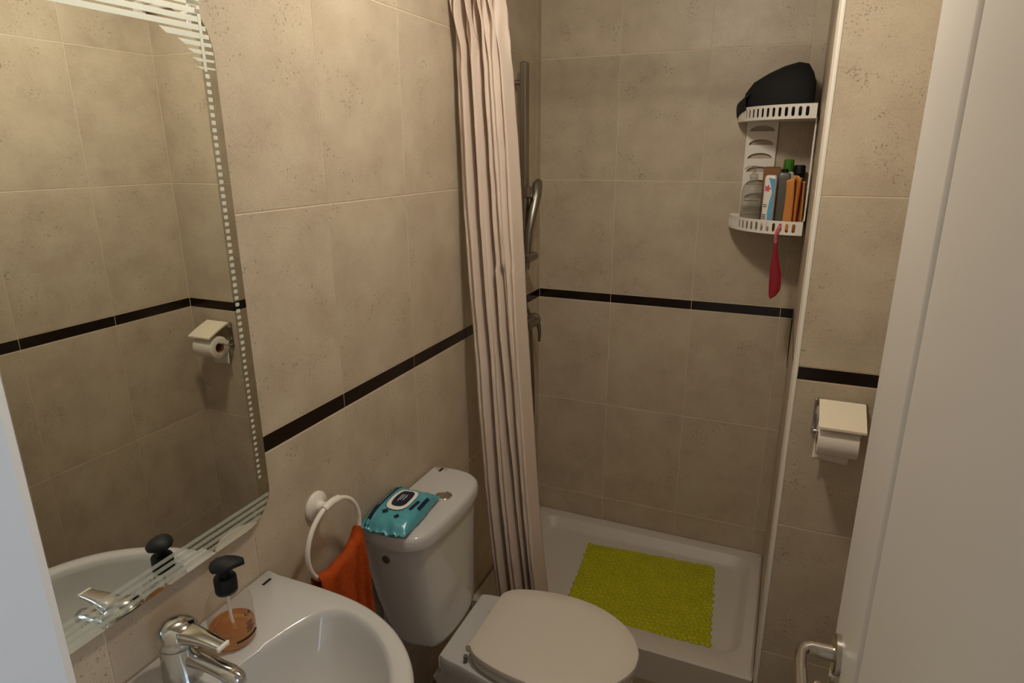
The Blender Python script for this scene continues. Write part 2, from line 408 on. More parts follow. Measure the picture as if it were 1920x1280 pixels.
for i in range(nx):
    for j in range(ny):
        pebble((i + .5 + (.5 if j % 2 else 0) * .6 - .15) * px + random.uniform(-.002, .002), (j + .5) * py + random.uniform(-.002, .002),
               px * random.uniform(.52, .68), py * random.uniform(.50, .66), random.uniform(0, PI), random.uniform(.0046, .0062))
pb = bm_.build('pebbles', 'mat', smooth=60); ch_(pb, mo); pb['kind'] = 'stuff'
sh = []
for x, y in rrect(.008, .008, .512, .452, .02, 4): sh.append((org.x + x * ca + y * sa, org.y + x * sa - y * ca))
sh = sh[::-1]
ch_(B().loft([[(x, y, zf + .0008) for x, y in sh], [(x, y, zf + .0034) for x, y in sh]]).build('sheet', 'mat'), mo)

# ------------------------------------------------------------------ toilet
YT = -1.118
t = empty('toilet', (.35, YT, 0)); tag(t, 'white close-coupled toilet with its seat lid down', 'toilet')
def part(b_, name, m, smooth=40, label=None, p=None):
    o = b_.build(name, m, smooth=smooth, label=label); ch_(o, p or t); return o
# bowl and deck
deck = sym_outline([(.189, .122), (.193, .136), (.208, .142), (.26, .150), (.34, .166), (.42, .176), (.50, .174), (.57, .155), (.625, .118), (.66, .065), (.672, 0)], YT)
c = (.36, YT)
foot = sym_outline([(.13, .085), (.17, .10), (.24, .11), (.32, .115), (.40, .11), (.46, .09), (.495, .05), (.505, 0)], YT)
mid = sym_outline([(.16, .10), (.175, .116), (.22, .125), (.30, .14), (.40, .15), (.48, .143), (.54, .115), (.575, .07), (.59, 0)], YT)
rg = [[(p[0], p[1], 0.0) for p in foot], [(p[0], p[1], .05) for p in foot], [(p[0] * .97 + .01, YT + (p[1] - YT) * .9, .14) for p in foot],
      ring_at(mid, c, .93, .92, .24), ring_at(mid, c, 1.03, 1.03, .30), ring_at(deck, c, .97, .96, .352), ring_at(deck, c, 1, 1, .366), ring_at(deck, c, 1, 1, .394), ring_at(deck, c, .99, .985, .400)]
part(B().loft(rg), 'bowl', 'ceramic')
lidout = sym_outline([(.268, .088), (.275, .118), (.300, .142), (.350, .160), (.410, .171), (.478, .175), (.545, .165), (.612, .137), (.662, .095), (.694, .040), (.700, 0)], YT)
c2 = (.48, YT)
part(B().loft([ring_at(lidout, c2, .95, .95, .4015), ring_at(lidout, c2, .975, .975, .405), ring_at(lidout, c2, .975, .975, .420), ring_at(lidout, c2, .955, .955, .4245)]), 'seat', 'seat')
part(B().loft([ring_at(lidout, c2, .975, .97, .4275), ring_at(lidout, c2, .998, .998, .431), ring_at(lidout, c2, 1, 1, .440), ring_at(lidout, c2, .992, .99, .4465), ring_at(lidout, c2, .97, .965, .4495), ring_at(lidout, c2, .7, .7, .4505)]), 'seat_lid', 'seat')
for s in (-1, 1):
    part(B().tube([(.258, YT + s * .075 - .018, .412), (.258, YT + s * .075 + .018, .412)], .009, 12), 'hinge', 'seat')
    part(B().lathe([(.006, 0), (.006, .02)], (.268, YT + s * .13, .402), 'z', 8), 'seat_bumper', 'slate')
# cistern
tb = sym_outline([(.010, .105), (.022, .125), (.08, .138), (.14, .134), (.172, .115), (.186, .07), (.190, 0)], YT)
tt = sym_outline([(.008, .160), (.022, .177), (.08, .181), (.135, .170), (.166, .142), (.179, .085), (.183, 0)], YT)
lerp = lambda A, Bq, k, z: [(a[0] + (b_[0] - a[0]) * k, a[1] + (b_[1] - a[1]) * k, z) for a, b_ in zip(A, Bq)]
cx_ = (.095, YT)
part(B().loft([ring_at(tb, cx_, .9, .9, .4005), ring_at(tb, cx_, .97, .97, .406), lerp(tb, tt, .04, .42), lerp(tb, tt, .34, .48), lerp(tb, tt, .62, .56), lerp(tb, tt, .86, .65), lerp(tb, tt, 1, .738)]), 'cistern', 'ceramic')
tl = sym_outline([(.004, .170), (.012, .186), (.04, .196), (.10, .197), (.145, .184), (.174, .155), (.187, .10), (.192, 0)], YT)
cl_ = (.098, YT)
tlid = part(B().loft([ring_at(tl, cl_, .965, .975, .739), ring_at(tl, cl_, .995, .995, .742), ring_at(tl, cl_, 1, 1, .752), ring_at(tl, cl_, .995, .995, .764), ring_at(tl, cl_, .97, .985, .772), ring_at(tl, cl_, .92, .96, .777), ring_at(tl, cl_, .7, .8, .779)]), 'cistern_lid', 'ceramic')
fb = B().lathe([(.024, -.002), (.024, .0015), (.021, .0035), (.0195, .002), (.019, .001)], (.124, -1.082, .7785), 'z', 32).build('flush_button', 'chrome'); fb.parent = tlid
mk_ = B().box((.038, -.960, .7785), (.045, -.938, .7796)).build('maker_mark', 'mark'); mk_.parent = tlid
# blanking cap on the near end of the cistern
def tank_y(x, k):  # near end y of cistern outline at blend k
    best = min(((abs(a[0] + (b_[0] - a[0]) * k - x), a[1] + (b_[1] - a[1]) * k) for a, b_ in zip(tb, tt) if a[1] < YT))
    return best[1]
part(B().lathe([(.0115, 0), (.0115, -.003), (.0095, -.0045)], (.070, tank_y(.07, .93) + .001, .697), 'y', 24), 'inlet_cap', 'cap')

# wet wipes packet on the cistern lid
wp = empty('wipes_packet', (.070, -1.218, .779)); tag(wp, 'teal packet of wet wipes lying on the toilet cistern', 'wipes')
wp.rotation_euler = (0, 0, math.radians(4))
LU, LV, HH = .104, .066, .044
def env(u, v):
    a = max(0, 1 - abs(u / (LU * .92)) ** 3.2); b_ = max(0, 1 - abs(v / LV) ** 5)
    return (a ** .55) * (b_ ** .42)
def htop(u, v):
    w = noise.noise(Vector((u * 45, v * 45, 3))) * .0035 * (.25 + abs(u / LU) ** 2 * 1.8)
    return .016 + (HH - .016) * env(u, v) + w + .003 * math.sin(v * 260) * max(0, abs(u / LU) - .8) * 5
def hbot(u, v):
    return .0005 + .0135 * (1 - min(1, env(u, v) * 1.6)) if abs(u) > LU * .3 else .0005 + .006 * (1 - min(1, env(u, v) * 1.8))
nu, nv = 44, 28; V_, F_ = [], []
for side in (0, 1):
    for i in range(nu + 1):
        for j in range(nv + 1):
            u, v = -LU + 2 * LU * i / nu, -LV + 2 * LV * j / nv
            e = (1 if i in (0, nu) else 0) * .003 * math.sin(j * 2.1)
            V_.append((v, u + e, htop(u, v) if side == 0 else min(hbot(u, v), htop(u, v) - .0012)))
K = (nu + 1) * (nv + 1); I = lambda s, i, j: s * K + i * (nv + 1) + j
for i in range(nu):
    for j in range(nv):
        F_.append((I(0, i, j), I(0, i, j + 1), I(0, i + 1, j + 1), I(0, i + 1, j))[::-1]); F_.append((I(1, i, j), I(1, i + 1, j), I(1, i + 1, j + 1), I(1, i, j + 1))[::-1])
for i in range(nu):
    F_.append((I(0, i, 0), I(0, i + 1, 0), I(1, i + 1, 0), I(1, i, 0))[::-1]); F_.append((I(0, i + 1, nv), I(0, i, nv), I(1, i, nv), I(1, i + 1, nv))[::-1])
for j in range(nv):
    F_.append((I(0, 0, j + 1), I(0, 0, j), I(1, 0, j), I(1, 0, j + 1))[::-1]); F_.append((I(0, nu, j), I(0, nu, j + 1), I(1, nu, j + 1), I(1, nu, j))[::-1])
mk('film', V_, F_, 'teal', wp, 50)
def decal(name, pts, key, lift, p=wp, thick=0):
    """flat print that follows the packet's top; pts in (u along, v across)"""
    cu = sum(q[0] for q in pts) / len(pts); cv = sum(q[1] for q in pts) / len(pts); rings = []
    for k in (1, .75, .5, .25, .02): rings.append([(cv + (v - cv) * k, cu + (u - cu) * k, htop(cu + (u - cu) * k, cv + (v - cv) * k) + lift) for u, v in pts])
    return B().loft(rings, False, True).build(name, key, p, smooth=60)
def ov(cu, cv, a, b_, n=32, e=3.0):
    o = []
    for k in range(n):
        q = 2 * PI * k / n; cc, ss = math.cos(q), math.sin(q)
        o.append((cu + a * math.copysign(abs(cc) ** (2 / e), cc), cv + b_ * math.copysign(abs(ss) ** (2 / e), ss)))
    return o
def strip(u0, v0, u1, v1, w, n=10):
    a = [(u0 + (u1 - u0) * k / n, v0 + (v1 - v0) * k / n) for k in range(n + 1)]
    L = math.hypot(u1 - u0, v1 - v0); nu_, nv_ = -(v1 - v0) / L * w, (u1 - u0) / L * w
    return [(x + nu_, y + nv_) for x, y in a] + [(x - nu_, y - nv_) for x, y in reversed(a)]
lidp = decal('lid_ring', ov(.010, .003, .052, .031), 'white', .0034)
decal('lid_flap', ov(.013, .003, .040, .0220), 'navy', .0044)
for q in (-.004, -.010, .003): decal('lid_print', strip(-.004 if q == -.010 else .002, q + .005, .030, q + .005, .0011), 'whiteprint', .0052)
decal('stripe', strip(-.098, -.0445, .090, -.0475, .0058, 24), 'navy', .0026)
decal('stripe_print', strip(-.03, -.0455, .05, -.0468, .0009), 'whiteprint', .0034)
decal('print', strip(-.056, -.020, -.046, -.010, .006, 3), 'navy', .0026); decal('print', strip(-.066, .020, -.056, .026, .005, 3), 'navy', .0026)
decal('print', strip(-.026, .043, .018, .047, .0040, 6), 'navy', .0026)
decal('print', strip(-.010, .0588, .050, .0590, .0035, 8), 'navy', .0028)

# ------------------------------------------------------------------ washbasin
YB, ZS = -1.89, .868
wbn = empty('washbasin', (.2, YB, 0)); tag(wbn, 'white ceramic washbasin below the mirror', 'washbasin')
def bpart(b_, name, m, smooth=45, label=None): o = b_.build(name, m, smooth=smooth, label=label); ch_(o, wbn); return o
so = sym_outline([(.002, .262), (.012, .268), (.06, .270), (.15, .271), (.22, .267), (.28, .255), (.34, .231), (.386, .201), (.42, .169), (.45, .125), (.472, .07), (.480, 0)], YB, 160)
cb = Vector((.275, YB, 0))
def polar(poly, ang):
    d_ = Vector((math.cos(ang), math.sin(ang))); best = 0
    for a, b_ in zip(poly, poly[1:] + poly[:1]):
        ax, ay, bx, by = a[0] - cb.x, a[1] - cb.y, b_[0] - cb.x, b_[1] - cb.y
        den = d_.x * (by - ay) - d_.y * (bx - ax)
        if abs(den) < 1e-12: continue
        tt_ = (ax * (by - ay) - ay * (bx - ax)) / den; k = (ax * d_.y - ay * d_.x) / den
        if tt_ > best and -1e-6 <= k <= 1 + 1e-6: best = tt_
    return best
NA = 128; angs = [2 * PI * k / NA for k in range(NA)]
si = catmull([(.146, YB, 0), (.150, YB + .07, 0), (.166, YB + .15, 0), (.185, YB + .20, 0), (.215, YB + .228, 0), (.260, YB + .228, 0), (.31, YB + .212, 0), (.36, YB + .180, 0), (.40, YB + .137, 0), (.428, YB + .085, 0), (.440, YB, 0),
              (.428, YB - .085, 0), (.40, YB - .137, 0), (.36, YB - .180, 0), (.31, YB - .212, 0), (.260, YB - .228, 0), (.215, YB - .228, 0), (.185, YB - .20, 0), (.166, YB - .15, 0), (.150, YB - .07, 0)], 160)
ro = [polar(so, a) for a in angs]; ri = [polar(si, a) for a in angs]
def pr(rad, z): return [(cb.x + r_ * math.cos(a), YB + r_ * math.sin(a), (z(a) if callable(z) else z)) for r_, a in zip(rad, angs)]
sm_ = lambda k, d_=0: [r_ * k + d_ for r_ in ro]
rim = lambda a: ZS
rings = [pr(sm_(.42), .60), pr(sm_(.55), .64), pr(sm_(.78), .70), pr(sm_(.93), .77), pr(sm_(.985), .81), pr(sm_(1, -.001), .835), pr(sm_(1), .855), pr(sm_(1, -.002), .864), pr(sm_(1, -.008), ZS)]
rings += [pr([r_ + .004 for r_ in ri], ZS), pr([r_ - .002 for r_ in ri], ZS - .003), pr([r_ * .965 for r_ in ri], ZS - .014), pr([r_ * .90 for r_ in ri], ZS - .045), pr([r_ * .78 for r_ in ri], ZS - .085), pr([r_ * .58 for r_ in ri], ZS - .115), pr([r_ * .3 for r_ in ri], ZS - .130), pr([r_ * .08 for r_ in ri], ZS - .134)]
bpart(B().loft(rings), 'basin', 'ceramic')
bpart(B().lathe([(.085, 0), (.08, .08), (.07, .3), (.085, .56), (.11, .64)], (.20, YB, 0), 'z', 32), 'pedestal', 'ceramic')
bpart(B().lathe([(.030, 0), (.030, .003), (.022, .004)], (cb.x, YB, ZS - .1345), 'z', 24), 'drain', 'chrome')
bpart(B().box((.030, -1.664, ZS - .0005), (.036, -1.642, ZS + .0006)), 'maker_mark', 'mark')

# mixer tap
fa = empty('basin_tap', (.08, YB, ZS)); tag(fa, 'chrome single-lever mixer tap on the washbasin', 'tap')
def fpart(b_, name, m='chrome', smooth=50): o = b_.build(name, m, smooth=smooth); ch_(o, fa); return o
fpart(B().lathe([(.034, 0), (.034, .004), (.0325, .008), (.032, .03), (.031, .060), (.0315, .064)], (.078, YB, ZS + .0005), 'z', 36), 'body')
fpart(B().loft([[(.078 + .012 * k, YB + w * math.cos(a), ZS + .050 + .034 * 0 + .5 * h * math.sin(a) + dz) if False else (x, YB + w * math.cos(a), z + h * math.sin(a)) for a in [2 * PI * q / 20 for q in range(20)]]
      for k, (x, z, w, h, dz) in enumerate([(.080, ZS + .036, .017, .017, 0), (.105, ZS + .041, .0155, .0145, 0), (.140, ZS + .042, .0145, .0115, 0), (.170, ZS + .040, .0145, .0110, 0), (.190, ZS + .037, .0155, .0140, 0), (.206, ZS + .033, .0135, .0135, 0), (.213, ZS + .031, .007, .010, 0)])]), 'spout')
fpart(B().lathe([(.010, .0), (.010, .012)], (.192, YB, ZS + .014), 'z', 20), 'aerator')
fpart(B().lathe([(.0315, .0645), (.033, .068), (.0335, .080), (.031, .090), (.024, .098), (.013, .1025), (.003, .1035)], (.078, YB, ZS + .0005), 'z', 36), 'dome')
lever = [(x, z, w, h) for x, z, w, h in ((.085, ZS + .083, .022, .013), (.112, ZS + .0875, .0185, .010), (.140, ZS + .090, .0145, .0062), (.165, ZS + .0895, .0120, .0042), (.178, ZS + .089, .0115, .0038))]
fpart(B().loft([[(x, YB + w * math.copysign(abs(math.cos(a)) ** .6, math.cos(a)), z + h * math.copysign(abs(math.sin(a)) ** .6, math.sin(a))) for a in [2 * PI * q / 20 for q in range(20)]] for x, z, w, h in lever]), 'lever')
fpart(B().box((.1775, YB - .0115, ZS + .0852), (.183, YB + .0115, ZS + .0930), .001), 'lever_tip', 'pvc')
chn = [(.042, YB - .006 + .002 * math.sin(k), ZS + .055 - .008 * k) for k in range(7)]
fpart(B().tube(chn, .0022, 6), 'plug_chain', 'dullchrome')

# soap dispenser
sd = empty('soap_dispenser', (.093, -1.797, ZS)); tag(sd, 'clear soap bottle with black pump and amber soap on the basin', 'soap bottle')
def spart(b_, name, m, smooth=45, p=None): o = b_.build(name, m, p or sd, smooth=smooth); return o
spart(B().lathe([(.030, .0006), (.0375, .002), (.0395, .006), (.0395, .070), (.0375, .082), (.031, .094), (.021, .103), (.0155, .108), (.0150, .113)], n=40, c1=False), 'bottle', 'clear')
spart(B().lathe([(.030, .0025), (.0365, .004), (.0383, .008), (.0383, .033), (.0378, .0335)], n=40), 'soap', 'amber')
spart(B().lathe([(.0186, .101), (.0190, .103), (.0190, .128), (.0175, .131), (.009, .131), (.009, .146)], n=28), 'collar', 'black')
hd_ = []
for x, z, w, h in ((-.0225, .1525, .006, .003), (-.019, .1525, .0165, .0075), (-.008, .1535, .0225, .0105), (.007, .1535, .0220, .0110), (.020, .1525, .0165, .0095), (.029, .1505, .0115, .0075), (.034, .149, .008, .0055)):
    hd_.append([(x, w * math.cos(a), z + h * (math.sin(a) if math.sin(a) > 0 else .55 * math.sin(a))) for a in [2 * PI * q / 20 for q in range(20)]])
hb_ = B().loft(hd_); ho = spart(hb_, 'pump_head', 'black', 60); ho.rotation_euler = (0, 0, math.radians(52))
spart(B().tube([(0, 0, .12), (0, 0, .05), (.004, .003, .01)], .0028, 8), 'dip_tube', 'white')
# printing on the side of the bottle (two letters and lines of small print)
def onb(a, z, r=.0398): return (r * math.cos(a), r * math.sin(a), z)
def bprint(name, strokes, a0, z0, sc_, w):
    bb = B()
    for s_ in strokes:
        bb.tube([onb(a0 + x * sc_ / .0398, z0 + y * sc_) for x, y in s_], w, 5)
    spart(bb, name, 'mark')
A0 = math.radians(-5)
bprint('lettering', [[(0, 1), (0, .5), (0, 0), (.3, 0), (.55, 0)], [(.8, 0), (1.05, .55), (1.25, 1)], [(1.25, 1), (1.45, .5), (1.65, 0)], [(.95, .35), (1.25, .35), (1.5, .35)]], A0, .062, .007, .0005)
for k in range(5): bprint('small_print', [[(0, 0), (.5, 0), (1, 0)]], A0 + .04 * (k % 2), .046 - .0045 * k, .016 - .002 * (k % 3), .0006)
bprint('small_print', [[(x * .25, 0) for x in range(-3, 6)]], A0 - .1, .018, .022, .0018)

# ------------------------------------------------------------------ mirror
mi = empty('mirror', (0, -1.885, 1.0)); tag(mi, 'frameless wall mirror with rounded corners and frosted stripes', 'mirror')
def mpart(b_, name, m, smooth=40): o = b_.build(name, m, smooth=smooth); ch_(o, mi); return o
MY0, MY1, MZ0, MZ1, MX = -2.172, -1.598, .990, 1.957, .0155
def yz(y0, z0, y1, z1, rt, rb, n=10):
    o = []
    for cy, cz, a0, r in ((y1 - rt, z1 - rt, 0, rt), (y0 + rt, z1 - rt, 90, rt), (y0 + rb, z0 + rb, 180, rb), (y1 - rb, z0 + rb, 270, rb)):
        for k in range(n + 1):
            a = math.radians(a0 + 90 * k / n); o.append((cy + r * math.cos(a), cz + r * math.sin(a)))
    return o
o1 = yz(MY0, MZ0, MY1, MZ1, .095, .068)
gl = mpart(B().loft([[(MX - .004, y, z) for y, z in o1], [(MX - .0007, y, z) for y, z in o1]], True, False), 'glass_edge', 'glass_edge')
BV = .030
o2 = yz(MY0 + BV, MZ0 + BV, MY1 - BV, MZ1 - BV, .095 - BV, .068 - BV)
mpart(B().loft([[(MX, y, z) for y, z in o2]] , False, True) if False else B().add([(MX, y, z) for y, z in o2], [tuple(range(len(o2)))]), 'glass', 'mirror', 1)
mpart(B().loft([[(MX - .0007, y, z) for y, z in o1], [(MX, y, z) for y, z in o2]], False, False), 'bevel', 'mirror', 60)
mpart(B().box((.0005, MY0 + .05, MZ0 + .05), (MX - .004, MY1 - .05, MZ1 - .05), .002), 'backing', 'black')
def inside_top(z):   # right edge y of the glass at height z
    r = .095; zc = MZ1 - r
    return MY1 if z < zc else MY1 - r + math.sqrt(max(0, r * r - (z - zc) ** 2))
X0 = MX + .0003
def frost(name, pts, key='frost'): # pts (y,z) ccw seen from +x
    return mpart(B().add([(X0, y, z) for y, z in pts], [tuple(range(len(pts)))]), name, key, 20)
def fstripe(z, h, yl, yr, taper=.02, key='frost'):
    return frost('frosted_stripe', [(yl + taper, z - h / 2), (yr, z - h / 2), (yr, z + h / 2), (yl, z + h / 2)], key)
PZ = .0122
lefts = {0: -2.12, 1: -2.13, 2: -2.14, 3: -1.98, 4: -1.70, 5: -1.668, 6: -1.652, 7: -1.645, 8: -1.640}
for k in range(9):
    z = 1.9405 - PZ * k
    h = .0085 if k < 5 else .0085 - .0012 * (k - 4)
    fstripe(z, h, lefts[k], -1.6245, .012 if k > 3 else .03)
    fstripe(z, h * .8, -1.6175, inside_top(z) - .003, 0)
frost('frosted_stripe', [(-1.6240, 1.9405 - PZ * 8.4), (-1.6180, 1.9405 - PZ * 8.4), (-1.6180, 1.950), (-1.6240, 1.950)])
k = 9
while True:
    z = 1.9405 - PZ * k
    if z < 1.075: break
    s = 1 if z > 1.35 else .85
    y0 = -1.6235; w = .0088 * s; h = .0058 * s
    frost('frosted_dash', [(y0, z - h / 2), (y0 + w * .5, z - h * .62), (y0 + w, z - h / 2), (y0 + w, z + h / 2), (y0 + w * .5, z + h * .62), (y0, z + h / 2)])
    k += 1
for k in range(4):
    z = 1.0035 + .0125 * k
    r = .068; yr = MY1 - r + math.sqrt(max(0, r * r - (max(0, MZ0 + r - z)) ** 2)) - .003
    fstripe(z, .0075, -2.14, yr, .01, 'frost_thin')

# ------------------------------------------------------------------ towel ring and hand towel
trg = empty('towel_ring', (0, -1.455, .926)); tag(trg, 'white wall-mounted towel ring between basin and cistern', 'towel ring')
def rpart(b_, name, m='pvc'): o = b_.build(name, m, smooth=50); ch_(o, trg); return o
base = rpart(B().lathe([(.035, .0003), (.035, .004), (.031, .008), (.018, .011), (.014, .016), (.012, .034)], (0, -1.455, .926), 'x', 36), 'wall_plate')
for s in (-1, 1): rpart(B().lathe([(.0042, 0), (.0042, .0012)], (.0068, -1.455 + s * .022, .926 + s * .003), 'x', 12), 'screw', 'dullchrome')
RX, RYc, RZc, RR = .047, -1.455, .853, .0925
rpart(B().tube([(RX, RYc + RR * math.sin(a), RZc + RR * math.cos(a)) for a in [math.radians(q) for q in range(-16, 17, 4)]], .0088, 18), 'sleeve')
rpart(B().tube([(RX, RYc + RR * math.sin(2 * PI * q / 72), RZc + RR * math.cos(2 * PI * q / 72)) for q in range(72)], .0058, 14, True), 'ring')
# towel hung over the lower right arc of the ring
nA, nP = 40, 36; V_, F_ = [], []
for i in range(nA + 1):
    s = i / nA; th = math.radians(232 - 122 * s)       # 180 = bottom of ring, 90 = right (towards shower)
    yy, zz = RYc + RR * math.sin(th), RZc + RR * math.cos(th)
    zz = zz * .55 + (.772 + .052 * s ** 1.2) * .45
    zend = .50 + .03 * math.sin(s * 5)
    for j in range(nP + 1):
        q = j / nP
        if q < .38: a = 0; x = -.014; z = zend + .03 + (zz - zend - .03) * (q / .38)
        elif q < .62: a = (q - .38) / .24; x = -.014 * math.cos(PI * a); z = zz + .013 * math.sin(PI * a)
        else: a = 1; x = .014; z = zz - (zz - zend) * ((q - .62) / .38)
        dr = max(0, zz - z)
        spread = 1 + dr * .25
        fold = .010 * math.sin(s * 14 + dr * 6) * min(1, dr * 9) + .006 * math.sin(s * 31 + 1 + dr * 9) * min(1, dr * 6)
        fold += .005 * noise.noise(Vector((yy * 30, z * 30, 1)))
        V_.append((RX + x + (fold if x > 0 else fold * .4), RYc - .02 + (yy - RYc + .02) * spread - .006 * math.sin(dr * 12), z + .004 * noise.noise(Vector((yy * 40, x * 40, 7)))))
for i in range(nA):
    for j in range(nP):
        a = i * (nP + 1) + j; F_.append((a, a + 1, a + nP + 2, a + nP + 1))
ht = mk('hand_towel', V_, F_, 'orange', None, 80)
so_ = ht.modifiers.new('thick', 'SOLIDIFY'); so_.thickness = .005; so_.offset = 0
tag(ht, 'orange terry hand towel hanging on the white towel ring', 'towel')

# ------------------------------------------------------------------ shower rail, curtain
rod = empty('curtain_rod', (.6, -.72, 2.19)); tag(rod, 'white shower curtain rod above the shower opening', 'curtain rod')
ch_(B().tube([(.001, -.72, 2.19), (XR - .001, -.72, 2.19)], .0085, 16).build('tube', 'pvc'), rod)
for x, s in ((.0005, 1), (XR - .0005, -1)): ch_(B().lathe([(.026, 0), (.026, s * .006), (.018, s * .016)] if s > 0 else [(.018, -.016), (.026, -.006), (.026, 0)], (x, -.72, 2.19), 'x', 24).build('end_flange', 'pvc'), rod)

cu = empty('shower_curtain', (.15, -.72, 2.19)); tag(cu, 'gathered cream fabric shower curtain beside the toilet', 'shower curtain')
def itp(tb_, z):
    for (z1, a), (z0, b_) in zip(tb_, tb_[1:]):
        if z >= z0: k = (z - z0) / (z1 - z0); return b_ + (a - b_) * max(0, min(1, k))
    return tb_[-1][1]
XL = [(2.20, .004), (2.085, .006), (2.0, .018), (1.53, .030), (1.18, .058), (.64, .096), (.25, .138), (.09, .150)]
XRt = [(2.20, .150), (2.06, .166), (1.53, .206), (1.2, .226), (.6, .276), (.27, .313), (.09, .325)]
NS, NZ = 220, 130; V_, F_ = [], []
ZT, ZBt = 2.165, .095
for i in range(NZ + 1):
    z = ZT + (ZBt - ZT) * i / NZ
    xl, xr = itp(XL, z), itp(XRt, z); W = xr - xl
    tight = max(0, min(1, (z - 1.93) / .12))       # gathered heading
    low = max(0, min(1, (1.7 - z) / 1.3))
    VAL = [(.085 + .02 * math.sin(z * 2), .014 * (1 - .6 * low), .040), (.262 + .03 * math.sin(z * 1.7), .056, .036), (.425, .022 * tight + .006, .03),
           (.520 + .06 * low + .025 * math.sin(z * 2.3 + 1), .058, .036), (.690 + .02 * low + .02 * math.sin(z * 3), .010 + .040 * low, .034), (.850 - .05 * math.sin(z * 1.9), .013 * (1 - low), .040)]
    for j in range(NS + 1):
        s = j / NS
        ph2 = s * 2 * PI * 9.5 + .8
        y = 0
        for v_, d_, w_ in VAL: y += d_ * math.exp(-abs((s - v_) / w_) ** 1.5)
        edges_ = [0] + [v_ for v_, d_, w_ in VAL if d_ > .02] + [1]
        for e0, e1 in zip(edges_, edges_[1:]):
            if e0 <= s <= e1: y -= .020 * max(0, math.sin(PI * (s - e0) / max(1e-6, e1 - e0))) ** .8
        y += .045 * max(0, s - .93) / .07 + math.sin(ph2) * (.012 * tight + .0025)
        x = xl + W * s
        wr = .0035 * noise.noise(Vector((s * 12, z * 5, 5))) + .002 * noise.noise(Vector((s * 30, z * 14, 9)))
        if tight > 0: x += .007 * tight * math.sin(s * 17 + s * s * 9 + (z - 2.0) * 24)
        V_.append((max(.003, min(x, xr + .004)), -.735 - .035 * max(0, min(1, (1.6 - z) / 1.2)) + y * (1 - .35 * tight) + wr * (1 + tight), z + .006 * tight * math.sin(ph2)))
for i in range(NZ):
    for j in range(NS):
        a = i * (NS + 1) + j; F_.append((a, a + NS + 1, a + NS + 2, a + 1))
cs = mk('cloth', V_, F_, 'curtain', None, 70); ch_(cs, cu)
so_ = cs.modifiers.new('thick', 'SOLIDIFY'); so_.thickness = .0012; so_.offset = 0
for k in range(6):
    x = .018 + .027 * k
    ch_(B().tube([(x, -.72 + .021 * math.cos(a), 2.184 + .024 * math.sin(a)) for a in [2 * PI * q / 20 for q in range(20)]], .0018, 8, True).build('ring', 'pvc'), cu)

# shower set on the left wall of the niche
sh = empty('shower_rail', (.0, -.285, 1.3)); tag(sh, 'grey metal shower rail with hand shower behind the curtain', 'shower rail')
def hpart(b_, name, m='dullchrome', p=None): o = b_.build(name, m, smooth=30); ch_(o, p or sh); return o
hpart(B().box((.036, -.307, 1.285), (.058, -.268, 2.000), .003), 'rail')
for z in (1.935, 1.325): hpart(B().tube([(.001, -.287, z), (.042, -.287, z)], .009, 12), 'wall_bracket')
hpart(B().box((.034, -.325, 1.318), (.082, -.232, 1.346), .005), 'soap_clip')
hpart(B().box((.036, -.308, 1.545), (.072, -.266, 1.590), .006), 'slider')
hpart(B().tube([(.074, -.212, 1.602), (.074, -.226, 1.590), (.076, -.250, 1.545), (.076, -.285, 1.485), (.070, -.300, 1.43), (.066, -.302, 1.36), (.062, -.302, 1.29)], [.013, .019, .020, .016, .014, .013, .010], 14), 'hand_shower')
hpart(B().tube([(.058, -.300, 1.31), (.050, -.302, 1.26), (.040, -.290, 1.20), (.045, -.262, 1.14), (.055, -.240, 1.09)], .0065, 10), 'upper_hose')
mx_ = empty('shower_mixer', (0, -.2, 1.06)); tag(mx_, 'dark chrome shower mixer with lever and hose below the black border', 'shower mixer')
hpart(B().tube([(.045, -.285, 1.066), (.045, -.195, 1.066)], [.025, .026], 20), 'body', p=mx_)
hpart(B().lathe([(.022, 0), (.027, .006), (.027, .022), (.022, .030)], (.045, -.197, 1.066), 'y', 24), 'cartridge', p=mx_)
hpart(B().tube([(.050, -.176, 1.066), (.062, -.172, 1.045), (.066, -.170, 1.01), (.064, -.170, .975)], [.011, .009, .007, .005], 12), 'lever', p=mx_)
for y in (-.265, -.215): hpart(B().tube([(.001, y, 1.063), (.03, y, 1.063)], [.022, .013], 16), 'wall_union', p=mx_)
hpart(B().tube([(.048, -.222, 1.045), (.050, -.215, .95), (.052, -.205, .80), (.052, -.200, .66), (.050, -.212, .55), (.046, -.245, .48), (.044, -.285, .50), (.042, -.300, .60), (.042, -.300, .8)], .0068, 10), 'hose', p=mx_)

